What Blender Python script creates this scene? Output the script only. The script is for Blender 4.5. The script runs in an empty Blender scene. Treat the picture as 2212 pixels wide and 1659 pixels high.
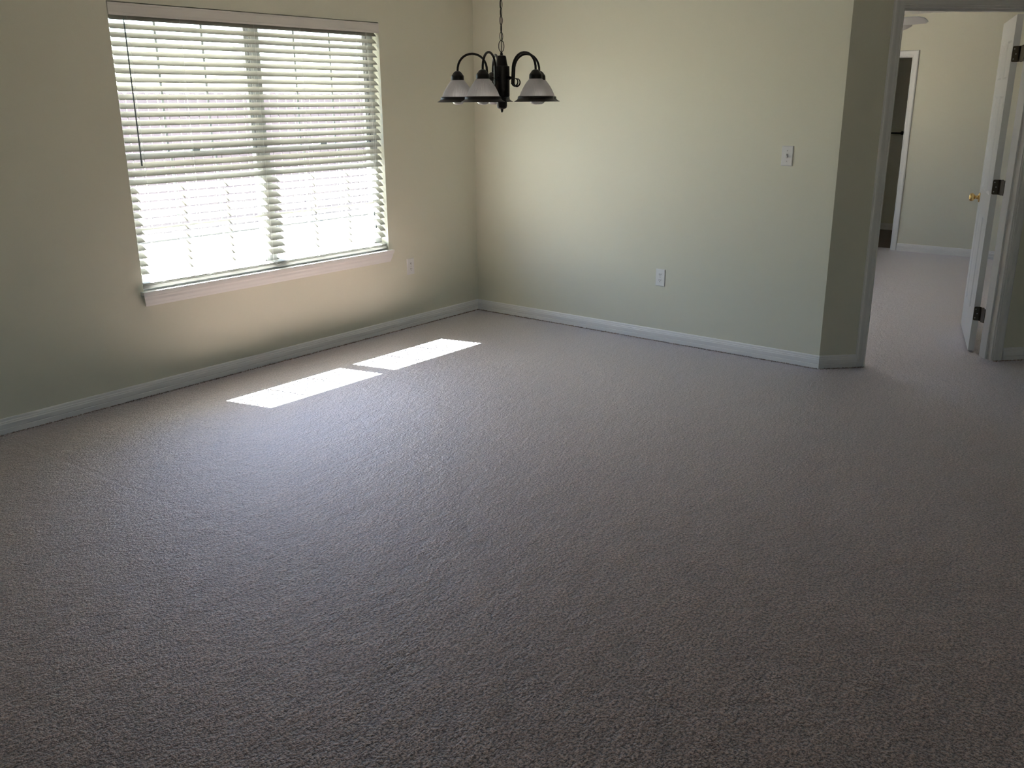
import bpy, bmesh, math, random
from mathutils import Vector, Matrix

random.seed(7)
R = math.radians
scene = bpy.context.scene
col = scene.collection

# ------------------------------------------------------------------ camera
FPX, YAW, PITCH, ROLL = 1952.35, 0.88665, 0.30226, -0.0075
CAM = Vector((-5.278, -4.6455, 1.5635))
fwd = Vector((math.sin(YAW) * math.cos(PITCH), math.cos(YAW) * math.cos(PITCH), -math.sin(PITCH)))
rgt = Vector((math.cos(YAW), -math.sin(YAW), 0))
upv = rgt.cross(fwd)
r2 = rgt * math.cos(ROLL) + upv * math.sin(ROLL)
u2 = -rgt * math.sin(ROLL) + upv * math.cos(ROLL)
cam_d = bpy.data.cameras.new('camera')
cam_d.sensor_width = 36.0
cam_d.lens = FPX / 2212.0 * 36.0
cam_d.clip_start = 0.05
cam_d.clip_end = 300
cam = bpy.data.objects.new('camera', cam_d)
cam.matrix_world = Matrix(((r2.x, u2.x, -fwd.x, CAM.x), (r2.y, u2.y, -fwd.y, CAM.y),
                           (r2.z, u2.z, -fwd.z, CAM.z), (0, 0, 0, 1)))
col.objects.link(cam)
scene.camera = cam

# ------------------------------------------------------------------ light
SUN_DIR = Vector((0.26, -1.0, -1.55)).normalized()      # the way the sunlight travels
wld = bpy.data.worlds.new('world')
scene.world = wld
wld.use_nodes = True
wn = wld.node_tree
wn.nodes.clear()
wo = wn.nodes.new('ShaderNodeOutputWorld')
wb = wn.nodes.new('ShaderNodeBackground')
ws = wn.nodes.new('ShaderNodeTexSky')
ws.sky_type = 'NISHITA'
ws.sun_disc = False
ws.sun_elevation = math.asin(-SUN_DIR.z)
ws.sun_rotation = math.atan2(-SUN_DIR.x, -SUN_DIR.y)
ws.air_density = 1.0
ws.dust_density = 0.6
ws.ozone_density = 1.6
wb.inputs['Strength'].default_value = 1.22
wn.links.new(ws.outputs[0], wb.inputs[0])
wn.links.new(wb.outputs[0], wo.inputs[0])

sun_d = bpy.data.lights.new('sun', 'SUN')
sun_d.energy = 265.0
sun_d.angle = R(0.55)
sun_d.color = (1.0, 0.97, 0.92)
sun = bpy.data.objects.new('sun', sun_d)
sun.rotation_mode = 'QUATERNION'
sun.rotation_quaternion = SUN_DIR.to_track_quat('-Z', 'Y')
sun.location = (-3, 8, 14)
col.objects.link(sun)

def portal(name, x, y, z, w, h, rx=-90):
    """sampling portal for the sky through a window opening (gives no light of its own)"""
    d = bpy.data.lights.new(name, 'AREA')
    d.shape = 'RECTANGLE'
    d.size, d.size_y = w, h
    d.cycles.is_portal = True
    o = bpy.data.objects.new(name, d)
    o.location = (x, y, z)
    o.rotation_euler = (R(rx), 0, 0)
    col.objects.link(o)

vs = scene.view_settings
scene.display_settings.display_device = 'sRGB'
vs.view_transform = 'Standard'
vs.look = 'None'
vs.exposure = 0.0
vs.gamma = 1.0
vs.use_curve_mapping = False
cy = scene.cycles
cy.use_denoising = True
cy.use_adaptive_sampling = True
cy.adaptive_threshold = 0.02
cy.adaptive_min_samples = 32
cy.time_limit = 1050                               # seconds, a safety stop for slow machines
cy.max_bounces = 7
cy.diffuse_bounces = 5
cy.glossy_bounces = 3
cy.transmission_bounces = 3
cy.transparent_max_bounces = 8
cy.caustics_reflective = False
cy.caustics_refractive = False
cy.sample_clamp_indirect = 12.0

# ------------------------------------------------------------------ materials
MATS = {}

def mat(name, color, rough=0.5, metallic=0.0, bump=None, spec=0.5, sheen=0.0, noise=None, coat=0.0):
    """principled material; noise=(scale, amount) mottles the colour, bump=(scale, strength, distance)"""
    m = bpy.data.materials.new(name)
    m.use_nodes = True
    nt = m.node_tree
    b = nt.nodes['Principled BSDF']
    b.inputs['Base Color'].default_value = (*color, 1)
    b.inputs['Roughness'].default_value = rough
    b.inputs['Metallic'].default_value = metallic
    b.inputs['Specular IOR Level'].default_value = spec
    b.inputs['Sheen Weight'].default_value = sheen
    b.inputs['Coat Weight'].default_value = coat
    tc = nt.nodes.new('ShaderNodeTexCoord')
    if noise:
        n = nt.nodes.new('ShaderNodeTexNoise')
        n.inputs['Scale'].default_value = noise[0]
        n.inputs['Detail'].default_value = 4
        nt.links.new(tc.outputs['Object'], n.inputs['Vector'])
        mx = nt.nodes.new('ShaderNodeMix')
        mx.data_type = 'RGBA'
        a = noise[1]
        mx.inputs['A'].default_value = (*[max(0, c * (1 - a)) for c in color], 1)
        mx.inputs['B'].default_value = (*[min(1, c * (1 + a)) for c in color], 1)
        nt.links.new(n.outputs['Fac'], mx.inputs['Factor'])
        nt.links.new(mx.outputs['Result'], b.inputs['Base Color'])
    if bump:
        n2 = nt.nodes.new('ShaderNodeTexNoise')
        n2.inputs['Scale'].default_value = bump[0]
        n2.inputs['Detail'].default_value = 1
        nt.links.new(tc.outputs['Object'], n2.inputs['Vector'])
        bp = nt.nodes.new('ShaderNodeBump')
        bp.inputs['Strength'].default_value = bump[1]
        bp.inputs['Distance'].default_value = bump[2]
        nt.links.new(n2.outputs['Fac'], bp.inputs['Height'])
        nt.links.new(bp.outputs['Normal'], b.inputs['Normal'])
    MATS[name] = m
    return m

def matte(name, color, scale, strength, dist):
    """flat wall paint: diffuse with a fine roller texture"""
    m = bpy.data.materials.new(name)
    m.use_nodes = True
    nt = m.node_tree
    nt.nodes.clear()
    o = nt.nodes.new('ShaderNodeOutputMaterial')
    d = nt.nodes.new('ShaderNodeBsdfDiffuse')
    d.inputs['Color'].default_value = (*color, 1)
    tc = nt.nodes.new('ShaderNodeTexCoord')
    n = nt.nodes.new('ShaderNodeTexNoise')
    n.inputs['Scale'].default_value = scale
    n.inputs['Detail'].default_value = 1
    b = nt.nodes.new('ShaderNodeBump')
    b.inputs['Strength'].default_value = strength
    b.inputs['Distance'].default_value = dist
    nt.links.new(tc.outputs['Object'], n.inputs['Vector'])
    nt.links.new(n.outputs['Fac'], b.inputs['Height'])
    nt.links.new(b.outputs['Normal'], d.inputs['Normal'])
    nt.links.new(d.outputs[0], o.inputs[0])
    MATS[name] = m
    return m

M_WALL = matte('cream_wall_paint', (0.805, 0.795, 0.695), 220, 0.25, 0.002)
M_CEIL = matte('ceiling_paint', (0.85, 0.85, 0.83), 120, 0.3, 0.003)
M_TRIM = mat('white_trim_paint', (0.87, 0.87, 0.89), 0.4, spec=0.4)
M_DOOR = mat('white_door_paint', (0.83, 0.84, 0.86), 0.35, spec=0.45)
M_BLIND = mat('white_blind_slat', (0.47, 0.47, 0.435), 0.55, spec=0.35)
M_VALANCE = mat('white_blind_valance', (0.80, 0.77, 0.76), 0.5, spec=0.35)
M_CORD = mat('white_blind_cord', (0.85, 0.85, 0.83), 0.8)
M_WAND = mat('grey_clear_wand', (0.16, 0.19, 0.20), 0.25)
M_FRAME = mat('grey_window_frame', (0.42, 0.44, 0.46), 0.45)
M_MUNTIN = mat('grey_window_muntin', (0.24, 0.265, 0.29), 0.5)
M_GASKET = mat('dark_weatherstrip', (0.05, 0.05, 0.05), 0.7)
M_PLATE = mat('white_plastic_plate', (0.82, 0.82, 0.84), 0.35)
M_SLOT = mat('dark_socket_slot', (0.03, 0.03, 0.03), 0.6)
M_SCREW = mat('steel_screw', (0.45, 0.45, 0.45), 0.35, metallic=1.0)
M_BRONZE = mat('dark_bronze_metal', (0.016, 0.0125, 0.011), 0.42, metallic=0.5, spec=0.5)
M_BRASS = mat('polished_brass', (0.80, 0.58, 0.25), 0.16, metallic=1.0)
M_HINGE = mat('aged_brass_hinge', (0.085, 0.07, 0.05), 0.45, metallic=0.85)
M_BULB = mat('white_bulb_glass', (0.86, 0.86, 0.88), 0.25)
M_FANW = mat('white_fan_blade', (0.72, 0.73, 0.75), 0.5)
M_VINYL = mat('dark_vinyl_floor', (0.13, 0.10, 0.08), 0.45, noise=(6, 0.25))
M_CONC = mat('weathered_concrete', (0.22, 0.215, 0.20), 0.9, noise=(3, 0.12))
M_GRASS = mat('dry_lawn', (0.16, 0.145, 0.105), 0.95, noise=(14, 0.35), bump=(60, 0.6, 0.02))
M_FENCE = mat('weathered_fence_wood', (0.105, 0.088, 0.110), 0.85, noise=(8, 0.22))
M_SOFFIT = mat('white_soffit', (0.78, 0.78, 0.76), 0.7)
M_SIDING = mat('exterior_stucco', (0.66, 0.62, 0.54), 0.9, bump=(60, 0.4, 0.004))

def glass_mat():
    m = bpy.data.materials.new('window_glass')
    m.use_nodes = True
    nt = m.node_tree
    nt.nodes.clear()
    o = nt.nodes.new('ShaderNodeOutputMaterial')
    mix = nt.nodes.new('ShaderNodeMixShader')
    t = nt.nodes.new('ShaderNodeBsdfTransparent')
    t.inputs[0].default_value = (0.93, 0.95, 0.95, 1)
    g = nt.nodes.new('ShaderNodeBsdfGlossy')
    g.inputs['Roughness'].default_value = 0.02
    mix.inputs[0].default_value = 0.05
    nt.links.new(t.outputs[0], mix.inputs[1])
    nt.links.new(g.outputs[0], mix.inputs[2])
    nt.links.new(mix.outputs[0], o.inputs[0])
    return m
M_GLASS = glass_mat()

def shade_mat():
    m = bpy.data.materials.new('frosted_ribbed_glass')
    m.use_nodes = True
    nt = m.node_tree
    b = nt.nodes['Principled BSDF']
    b.inputs['Base Color'].default_value = (0.92, 0.91, 0.94, 1)
    b.inputs['Roughness'].default_value = 0.3
    tr = nt.nodes.new('ShaderNodeBsdfTranslucent')
    tr.inputs[0].default_value = (0.98, 0.97, 0.99, 1)
    mx = nt.nodes.new('ShaderNodeMixShader')
    mx.inputs[0].default_value = 0.6
    nt.links.new(b.outputs[0], mx.inputs[1])
    nt.links.new(tr.outputs[0], mx.inputs[2])
    nt.links.new(mx.outputs[0], nt.nodes['Material Output'].inputs[0])
    return m
M_SHADE = shade_mat()

def carpet_mat():
    m = bpy.data.materials.new('beige_cut_pile_carpet')
    m.use_nodes = True
    nt = m.node_tree
    L = nt.links.new
    b = nt.nodes['Principled BSDF']
    b.inputs['Roughness'].default_value = 0.9
    b.inputs['Specular IOR Level'].default_value = 0.2
    b.inputs['Sheen Weight'].default_value = 0.6
    b.inputs['Sheen Roughness'].default_value = 0.5
    b.inputs['Sheen Tint'].default_value = (0.95, 0.95, 1.0, 1)
    tc = nt.nodes.new('ShaderNodeTexCoord')
    def noise(scale, detail=2, rough=0.5, stretch=None, rot=0):
        n = nt.nodes.new('ShaderNodeTexNoise')
        n.inputs['Scale'].default_value = scale
        n.inputs['Detail'].default_value = detail
        n.inputs['Roughness'].default_value = rough
        if stretch:
            mp = nt.nodes.new('ShaderNodeMapping')
            mp.inputs['Rotation'].default_value = (0, 0, rot)
            mp.inputs['Scale'].default_value = stretch
            L(tc.outputs['Object'], mp.inputs['Vector'])
            L(mp.outputs['Vector'], n.inputs['Vector'])
        else:
            L(tc.outputs['Object'], n.inputs['Vector'])
        return n.outputs['Fac']
    def ramp(fac, stops):
        r = nt.nodes.new('ShaderNodeValToRGB')
        e = r.color_ramp.elements
        e[0].position, e[0].color = stops[0][0], (*stops[0][1], 1)
        e[1].position, e[1].color = stops[1][0], (*stops[1][1], 1)
        for pos, c in stops[2:]:
            x = e.new(pos)
            x.color = (*c, 1)
        L(fac, r.inputs[0])
        return r.outputs[0]
    def math2(op, a, bb):
        n = nt.nodes.new('ShaderNodeMath')
        n.operation = op
        for k, v in enumerate((a, bb)):
            if isinstance(v, (int, float)):
                n.inputs[k].default_value = v
            else:
                L(v, n.inputs[k])
        return n.outputs[0]
    fibre = noise(250, 1, 0.7)                         # single yarn ends
    tuft = noise(112, 1, 0.75)                          # tufts
    clump = noise(24, 2, 0.65, (1.0, 1.7, 1.0), R(-28))   # pile pressed into small clumps
    lay = noise(5, 3, 0.62, (1.0, 2.0, 1.0), R(-28))   # brushed pile direction
    big = noise(1.3, 2, 0.55)
    mixv = math2('ADD', math2('MULTIPLY', fibre, 0.4), math2('MULTIPLY', tuft, 0.6))
    base = ramp(mixv, [(0.40, (0.052, 0.030, 0.024)), (0.60, (0.54, 0.382, 0.318)), (0.5, (0.262, 0.174, 0.138))])
    # pile lying one way or the other is a little lighter or darker
    mod = math2('ADD', math2('MULTIPLY', lay, 0.85), math2('MULTIPLY', clump, 0.95))
    mod = math2('ADD', mod, math2('MULTIPLY', big, 0.40))
    mod = math2('ADD', mod, -0.08)
    mul = nt.nodes.new('ShaderNodeMix')
    mul.data_type = 'RGBA'
    mul.blend_type = 'MULTIPLY'
    mul.inputs['Factor'].default_value = 1.0
    L(base, mul.inputs['A'])
    L(mod, mul.inputs['B'])
    L(mul.outputs['Result'], b.inputs['Base Color'])
    h = math2('ADD', math2('MULTIPLY', fibre, 0.25), math2('MULTIPLY', tuft, 0.9))
    h = math2('ADD', h, math2('ADD', math2('MULTIPLY', clump, 1.6), math2('MULTIPLY', lay, 2.0)))
    # the carpet seam that runs away from the window wall: a shallow groove, clearer in places
    sx = nt.nodes.new('ShaderNodeSeparateXYZ')
    L(tc.outputs['Object'], sx.inputs[0])
    off = math2('ADD', math2('ADD', sx.outputs[0], math2('MULTIPLY', sx.outputs[1], 0.055)), 3.612)
    mr = nt.nodes.new('ShaderNodeMapRange')
    mr.interpolation_type = 'SMOOTHSTEP'
    mr.inputs['From Min'].default_value = 0.0
    mr.inputs['From Max'].default_value = 0.022
    mr.inputs['To Min'].default_value = 1.0
    mr.inputs['To Max'].default_value = 0.0
    L(math2('ABSOLUTE', off, 0), mr.inputs['Value'])
    h = math2('SUBTRACT', h, math2('MULTIPLY', mr.outputs[0], math2('MULTIPLY', big, 0.42)))
    bp = nt.nodes.new('ShaderNodeBump')
    bp.inputs['Strength'].default_value = 0.8
    bp.inputs['Distance'].default_value = 0.013
    L(h, bp.inputs['Height'])
    L(bp.outputs['Normal'], b.inputs['Normal'])
    # nylon yarn throws light forward at low angles: a broad soft gloss over the pile
    gl = nt.nodes.new('ShaderNodeBsdfGlossy')
    gl.inputs['Roughness'].default_value = 0.55
    gl.inputs['Color'].default_value = (0.84, 0.82, 0.90, 1)
    ge = nt.nodes.new('ShaderNodeNewGeometry')
    nm = nt.nodes.new('ShaderNodeMix')
    nm.data_type = 'VECTOR'
    nm.inputs['Factor'].default_value = 0.55
    L(ge.outputs['Normal'], nm.inputs['A'])
    L(bp.outputs['Normal'], nm.inputs['B'])
    L(nm.outputs['Result'], gl.inputs['Normal'])
    ms = nt.nodes.new('ShaderNodeMixShader')
    fr = nt.nodes.new('ShaderNodeFresnel')
    fr.inputs['IOR'].default_value = 1.26
    L(math2('MULTIPLY', fr.outputs[0], math2('ADD', math2('MULTIPLY', mixv, 5.0), 1.1)), ms.inputs[0])
    L(b.outputs[0], ms.inputs[1])
    L(gl.outputs[0], ms.inputs[2])
    L(ms.outputs[0], nt.nodes['Material Output'].inputs[0])
    return m
M_CARPET = carpet_mat()

# ------------------------------------------------------------------ mesh helpers
def obj(name, bm, m, parent=None, smooth=False, loc=None):
    me = bpy.data.meshes.new(name)
    bmesh.ops.recalc_face_normals(bm, faces=bm.faces[:])
    bm.to_mesh(me)
    bm.free()
    me.materials.append(m)
    if smooth:
        for p in me.polygons:
            p.use_smooth = True
    o = bpy.data.objects.new(name, me)
    col.objects.link(o)
    if parent is not None:
        o.parent = parent
    if loc is not None:
        o.location = loc
    return o

def share(name, src, parent, loc=(0, 0, 0), rotz=0.0):
    o = bpy.data.objects.new(name, src.data)
    col.objects.link(o)
    o.parent = parent
    o.location = loc
    o.rotation_euler = (0, 0, rotz)
    return o

def tag(o, label, cat, group=None, kind=None):
    o['label'] = label
    o['category'] = cat
    if group:
        o['group'] = group
    if kind:
        o['kind'] = kind
    return o

def empty(name, loc=(0, 0, 0), rz=0.0):
    o = bpy.data.objects.new(name, None)
    o.empty_display_size = 0.1
    o.location = loc
    o.rotation_euler = (0, 0, rz)
    col.objects.link(o)
    return o

def box(bm, a, b, bev=0.0, mtx=None):
    x0, y0, z0 = [min(p, q) for p, q in zip(a, b)]
    x1, y1, z1 = [max(p, q) for p, q in zip(a, b)]
    vs_ = [bm.verts.new(c) for c in ((x0, y0, z0), (x1, y0, z0), (x1, y1, z0), (x0, y1, z0),
                                     (x0, y0, z1), (x1, y0, z1), (x1, y1, z1), (x0, y1, z1))]
    fs = [bm.faces.new([vs_[i] for i in f]) for f in
          ((3, 2, 1, 0), (4, 5, 6, 7), (0, 1, 5, 4), (1, 2, 6, 5), (2, 3, 7, 6), (3, 0, 4, 7))]
    new = set(vs_)
    if bev > 0:
        es = list({e for f in fs for e in f.edges})
        r = bmesh.ops.bevel(bm, geom=es, offset=bev, segments=2, affect='EDGES', profile=0.7)
        new = {v for v in vs_ if v.is_valid} | set(r['verts'])
    if mtx is not None:
        for v in new:
            v.co = mtx @ v.co
    return list(new)

def boxes(items, bev=0.0):
    bm = bmesh.new()
    for a, b in items:
        box(bm, a, b, bev)
    return bm

def profile_run(bm, prof, p0, p1, out, m0=0.0, m1=0.0):
    """extrude a (depth, height) profile from p0 to p1; out = unit vector away from the wall;
    m0/m1 slide the end faces with depth (mitres)"""
    p0, p1, out = Vector(p0), Vector(p1), Vector(out)
    d = (p1 - p0).normalized()
    a = [bm.verts.new(p0 + out * q[0] + Vector((0, 0, q[1])) + d * (q[0] * m0)) for q in prof]
    b = [bm.verts.new(p1 + out * q[0] + Vector((0, 0, q[1])) + d * (q[0] * m1)) for q in prof]
    n = len(prof)
    for i in range(n):
        bm.faces.new((a[i], a[(i + 1) % n], b[(i + 1) % n], b[i]))
    bm.faces.new(a)
    bm.faces.new(b[::-1])

def lathe(bm, pts, seg=32, center=(0, 0, 0), rib=None):
    """pts: (radius, z); closed at ends with r=0; rib=(count, depth, i0, i1)"""
    rings = []
    cx, cyy, cz = center
    for k, (r, z) in enumerate(pts):
        if r < 1e-6:
            rings.append([bm.verts.new((cx, cyy, cz + z))])
            continue
        ring = []
        for i in range(seg):
            t = 2 * math.pi * i / seg
            rr = r
            if rib and rib[2] <= k <= rib[3]:
                rr = r + rib[1] * math.cos(t * rib[0])
            ring.append(bm.verts.new((cx + rr * math.cos(t), cyy + rr * math.sin(t), cz + z)))
        rings.append(ring)
    for a, b in zip(rings, rings[1:]):
        if len(a) == 1 and len(b) == 1:
            continue
        for i in range(seg):
            j = (i + 1) % seg
            if len(a) == 1:
                bm.faces.new((a[0], b[j], b[i]))
            elif len(b) == 1:
                bm.faces.new((a[i], a[j], b[0]))
            else:
                bm.faces.new((a[i], a[j], b[j], b[i]))

def tube(bm, pts, rad, seg=8, closed=False):
    pts = [Vector(p) for p in pts]
    n = len(pts)
    rings = []
    prev = None
    for i in range(n):
        if closed:
            t = (pts[(i + 1) % n] - pts[i - 1]).normalized()
        else:
            t = (pts[min(i + 1, n - 1)] - pts[max(i - 1, 0)]).normalized()
        if prev is None:
            ref = Vector((0, 0, 1)) if abs(t.z) < 0.9 else Vector((1, 0, 0))
            u = t.cross(ref).normalized()
        else:
            u = (prev - t * prev.dot(t)).normalized()
        prev = u
        v = t.cross(u)
        rr = rad[i] if isinstance(rad, (list, tuple)) else rad
        rings.append([bm.verts.new(pts[i] + u * rr * math.cos(2 * math.pi * k / seg) + v * rr * math.sin(2 * math.pi * k / seg))
                      for k in range(seg)])
    rng = range(n) if closed else range(n - 1)
    for i in rng:
        a, b = rings[i], rings[(i + 1) % n]
        for k in range(seg):
            bm.faces.new((a[k], a[(k + 1) % seg], b[(k + 1) % seg], b[k]))
    if not closed:
        bm.faces.new(rings[0][::-1])
        bm.faces.new(rings[-1])

def wall_with_holes(u0, u1, z0, z1, holes):
    """rectangles covering a wall in (u, z) minus rectangular holes (sorted along u)"""
    out = []
    u = u0
    for (h0, h1, a, b) in holes:
        out.append((u, h0, z0, z1))
        if a > z0:
            out.append((h0, h1, z0, a))
        if b < z1:
            out.append((h0, h1, b, z1))
        u = h1
    out.append((u, u1, z0, z1))
    return [o for o in out if o[1] - o[0] > 1e-5]

# ------------------------------------------------------------------ the room
CEIL = 2.385
BY = -8.0                                           # wall behind the camera
XL, XR, ZS, ZT = -2.768, -0.931, 0.584, 2.064      # window opening
YD = -2.751                                        # outside corner of the right wall
TH = R(43.585)
D = Vector((math.cos(TH), -math.sin(TH), 0))       # along the slanted door wall
N = Vector((math.sin(TH), math.cos(TH), 0))        # into the bedroom
B0 = Vector((0, YD, 0))
DA, DB, DZ = 0.30, 1.131, 2.040                    # door opening
DW_END = 1.75
DMAT = Matrix(((D.x, N.x, 0, B0.x), (D.y, N.y, 0, B0.y), (0, 0, 1, 0), (0, 0, 0, 1)))
CORNER2 = B0 + D * DW_END
WT = 0.14
DWT = 0.115                                        # thickness of the slanted door wall

def struct(name, bm, m, label, cat, parent=None, smooth=False):
    o = obj(name, bm, m, parent, smooth)
    if parent is None:
        tag(o, label, cat, kind='structure')
    return o

struct('floor', boxes([((-8.2, BY - WT, -0.1), (5.06, WT, 0.0))]), M_CARPET,
       'beige cut-pile carpet over the whole floor of both rooms', 'carpet')
struct('ceiling', boxes([((-8.2, BY - WT, CEIL), (6.8, WT, CEIL + 0.12))]), M_CEIL,
       'plain white painted ceiling above the rooms', 'ceiling')

def wall_y(name, y0, y1, u0, u1, holes, label, m=M_WALL):
    bm = bmesh.new()
    for (a, b, c, d) in wall_with_holes(u0, u1, 0.0, CEIL, holes):
        box(bm, (a, y0, c), (b, y1, d))
    bmesh.ops.remove_doubles(bm, verts=bm.verts[:], dist=1e-5)
    return struct(name, bm, m, label, 'wall')

wall_y('wall_left', 0.0, WT, -8.2, 0.0, [(XL, XR, ZS, ZT)], 'cream painted wall with the blind-covered window')
wall_y('wall_bedroom_outer', 0.0, WT, 0.0, 6.8, [(2.0, 2.9, ZS, ZT)], 'cream outer wall of the bedroom, hidden from view')
struct('wall_right', boxes([((0.0, YD, 0.0), (0.12, 0.0, CEIL))]), M_WALL,
       'plain cream wall holding the light switch, right of the corner', 'wall')
bm = bmesh.new()
for (a, b, c, d) in wall_with_holes(0.0, DW_END, 0.0, CEIL, [(DA - 0.02, DB + 0.02, 0.0, DZ + 0.02)]):
    box(bm, (a, 0.0, c), (b, DWT, d), mtx=DMAT)
struct('wall_slanted', bm, M_WALL, 'narrow slanted cream wall around the open bedroom door', 'wall')
struct('wall_far_right', boxes([((CORNER2.x, BY, 0), (CORNER2.x + WT, CORNER2.y + 0.08, CEIL))]), M_WALL,
       'cream wall beyond the slanted door wall, outside the frame', 'wall')
wall_y('wall_back', BY - WT, BY, -8.2, CORNER2.x + WT, [(-7.1, -5.9, ZS, ZT)], 'cream wall behind the camera with an added fill window')
struct('wall_far_left', boxes([((-8.2, BY, 0), (-8.0, 0.0, CEIL))]), M_WALL,
       'cream wall at the far left, outside the frame', 'wall')
# bedroom and the small bathroom behind it
BX = 4.94
BD0, BD1, BDZ = -1.640, -0.86, 1.978               # doorway in the bedroom's far wall
bm = bmesh.new()
for (a, b, c, d) in wall_with_holes(-6.0, 0.0, 0.0, CEIL, [(BD0, BD1, 0.0, BDZ)]):
    box(bm, (BX, a, c), (BX + 0.12, b, d))
struct('wall_bedroom', bm, M_WALL, 'cream bedroom wall seen through the open door', 'wall')
struct('wall_bedroom_side', boxes([((CORNER2.x + WT, -6.1, 0), (BX + 0.12, -6.0, CEIL))]), M_WALL,
       'cream bedroom side wall, hidden from view', 'wall')
struct('wall_bathroom', boxes([((6.55, -3.0, -0.05), (6.67, 0.0, CEIL)), ((BX + 0.12, -3.1, -0.05), (6.67, -3.0, CEIL))]), M_WALL,
       'dim wall of the dark room beyond the bedroom doorway', 'wall')
struct('floor_bathroom', boxes([((5.06, -3.1, -0.1), (6.67, WT, -0.002))]), M_VINYL,
       'dark smooth floor in the dark room beyond the bedroom', 'floor')

# baseboards -------------------------------------------------------
BB = [(0, 0), (0.0145, 0), (0.0145, 0.026), (0.0125, 0.029), (0.0145, 0.032), (0.0145, 0.052), (0.012, 0.058), (0.0125, 0.062),
      (0.009, 0.067), (0.008, 0.074), (0.005, 0.0795), (0, 0.080)]
def baseboard(name, p0, p1, out, label, m0=0.0, m1=0.0):
    bm = bmesh.new()
    profile_run(bm, BB, p0, p1, out, m0, m1)
    struct(name, bm, M_TRIM, label, 'baseboard')
DOUT = -N
t_out = math.tan(R(45 - 0.7) / 2)
baseboard('baseboard_left', (-8, 0, 0), (0, 0, 0), (0, -1, 0), 'white baseboard along the wall under the window', 0, -1)
baseboard('baseboard_right', (0, 0, 0), (0, YD, 0), (-1, 0, 0), 'white baseboard along the wall with the light switch', 1, t_out)
baseboard('baseboard_slanted', B0, B0 + D * (DA - 0.062), DOUT, 'short shaded white baseboard left of the open door', -t_out, 0)
baseboard('baseboard_slanted_right', B0 + D * (DB + 0.072), CORNER2, DOUT, 'shaded white baseboard right of the open door', 0, 0)
baseboard('baseboard_bedroom', (BX, BD0 - 0.062, 0), (BX, -6.0, 0), (-1, 0, 0), 'white baseboard along the far bedroom wall')
baseboard('baseboard_bathroom', (6.55, 0, 0), (6.55, -3.0, 0), (-1, 0, 0), 'dim baseboard in the dark room beyond the bedroom')

# tufts of pile standing against the baseboards
def fringe(bm, p0, p1, out, per_m):
    p0, p1, out = Vector(p0), Vector(p1), Vector(out)
    n = int((p1 - p0).length * per_m)
    d = (p1 - p0).normalized()
    for _ in range(n):
        c = p0 + (p1 - p0) * random.random() + out * (0.015 + abs(random.gauss(0, 0.005)))
        w = random.uniform(0.0015, 0.004)
        hgt = random.uniform(0.002, 0.0065) * (1.6 if random.random() < 0.08 else 1.0)
        lean = d * random.uniform(-0.004, 0.004) + out * random.uniform(-0.001, 0.004)
        a, b_ = bm.verts.new(c - d * w), bm.verts.new(c + d * w)
        e, t_ = bm.verts.new(c + out * w * 1.5), bm.verts.new(c + lean + Vector((0, 0, hgt)))
        bm.faces.new((a, b_, t_))
        bm.faces.new((b_, e, t_))
        bm.faces.new((e, a, t_))
bm = bmesh.new()
fringe(bm, (-4.2, 0, 0), (0, 0, 0), (0, -1, 0), 650)
fringe(bm, (0, 0, 0), (0, YD, 0), (-1, 0, 0), 650)
fringe(bm, B0, B0 + D * (DA - 0.01), DOUT, 650)
fringe(bm, B0 + D * (DB + 0.01), B0 + D * 1.5, DOUT, 650)
tag(obj('carpet_fringe', bm, M_CARPET), 'beige carpet pile bristling against the foot of the baseboards', 'carpet', kind='stuff')

# door casings -----------------------------------------------------
CAS = [(0.0, 0.0), (0.0, 0.008), (0.006, 0.011), (0.010, 0.0085), (0.014, 0.0115), (0.030, 0.0125), (0.046, 0.0165), (0.054, 0.0170), (0.060, 0.0135), (0.062, 0.0)]
def casing(bm, mtx, u_in0, u_in1, ztop, side, n0=0.0):
    """three mitred legs round an opening; profile (distance from opening, depth); side = sign of depth along local y"""
    path = [(u_in0, 0.0, -1, 0), (u_in0, ztop, -1, 1), (u_in1, ztop, 1, 1), (u_in1, 0.0, 1, 0)]
    rings = []
    for (u, z, du, dz) in path:
        rings.append([bm.verts.new(mtx @ Vector((u + du * w, n0 + side * d, z + dz * w))) for (w, d) in CAS])
    for a, b in zip(rings, rings[1:]):
        for i in range(len(CAS)):
            j = (i + 1) % len(CAS)
            bm.faces.new((a[i], a[j], b[j], b[i]))
    bm.faces.new(rings[0])
    bm.faces.new(rings[-1][::-1])

t1 = empty('trim_1', B0)
tag(t1, 'white frame and casing around the open bedroom door', 'door frame', kind='structure')
def child_world(o, parent):
    o.parent = parent
    o.matrix_parent_inverse = parent.matrix_world.inverted() if False else Matrix.Translation(-Vector(parent.location))
    return o
bm = bmesh.new()
casing(bm, DMAT, DA - 0.005, DB + 0.005, DZ + 0.006, -1)
child_world(obj('casing', bm, M_TRIM), t1)
bm = bmesh.new()
casing(bm, DMAT, DA - 0.005, DB + 0.005, DZ + 0.006, 1, DWT)
child_world(obj('casing', bm, M_TRIM), t1)
JD = DWT
for nm, a, b in (('jamb', (DA - 0.019, 0, 0), (DA, JD, DZ)), ('jamb', (DB, 0, 0), (DB + 0.019, JD, DZ)),
                 ('head_jamb', (DA - 0.019, 0, DZ), (DB + 0.019, JD, DZ + 0.019))):
    bm = bmesh.new()
    box(bm, a, b, 0.0012, DMAT)
    child_world(obj(nm, bm, M_TRIM), t1)
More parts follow.
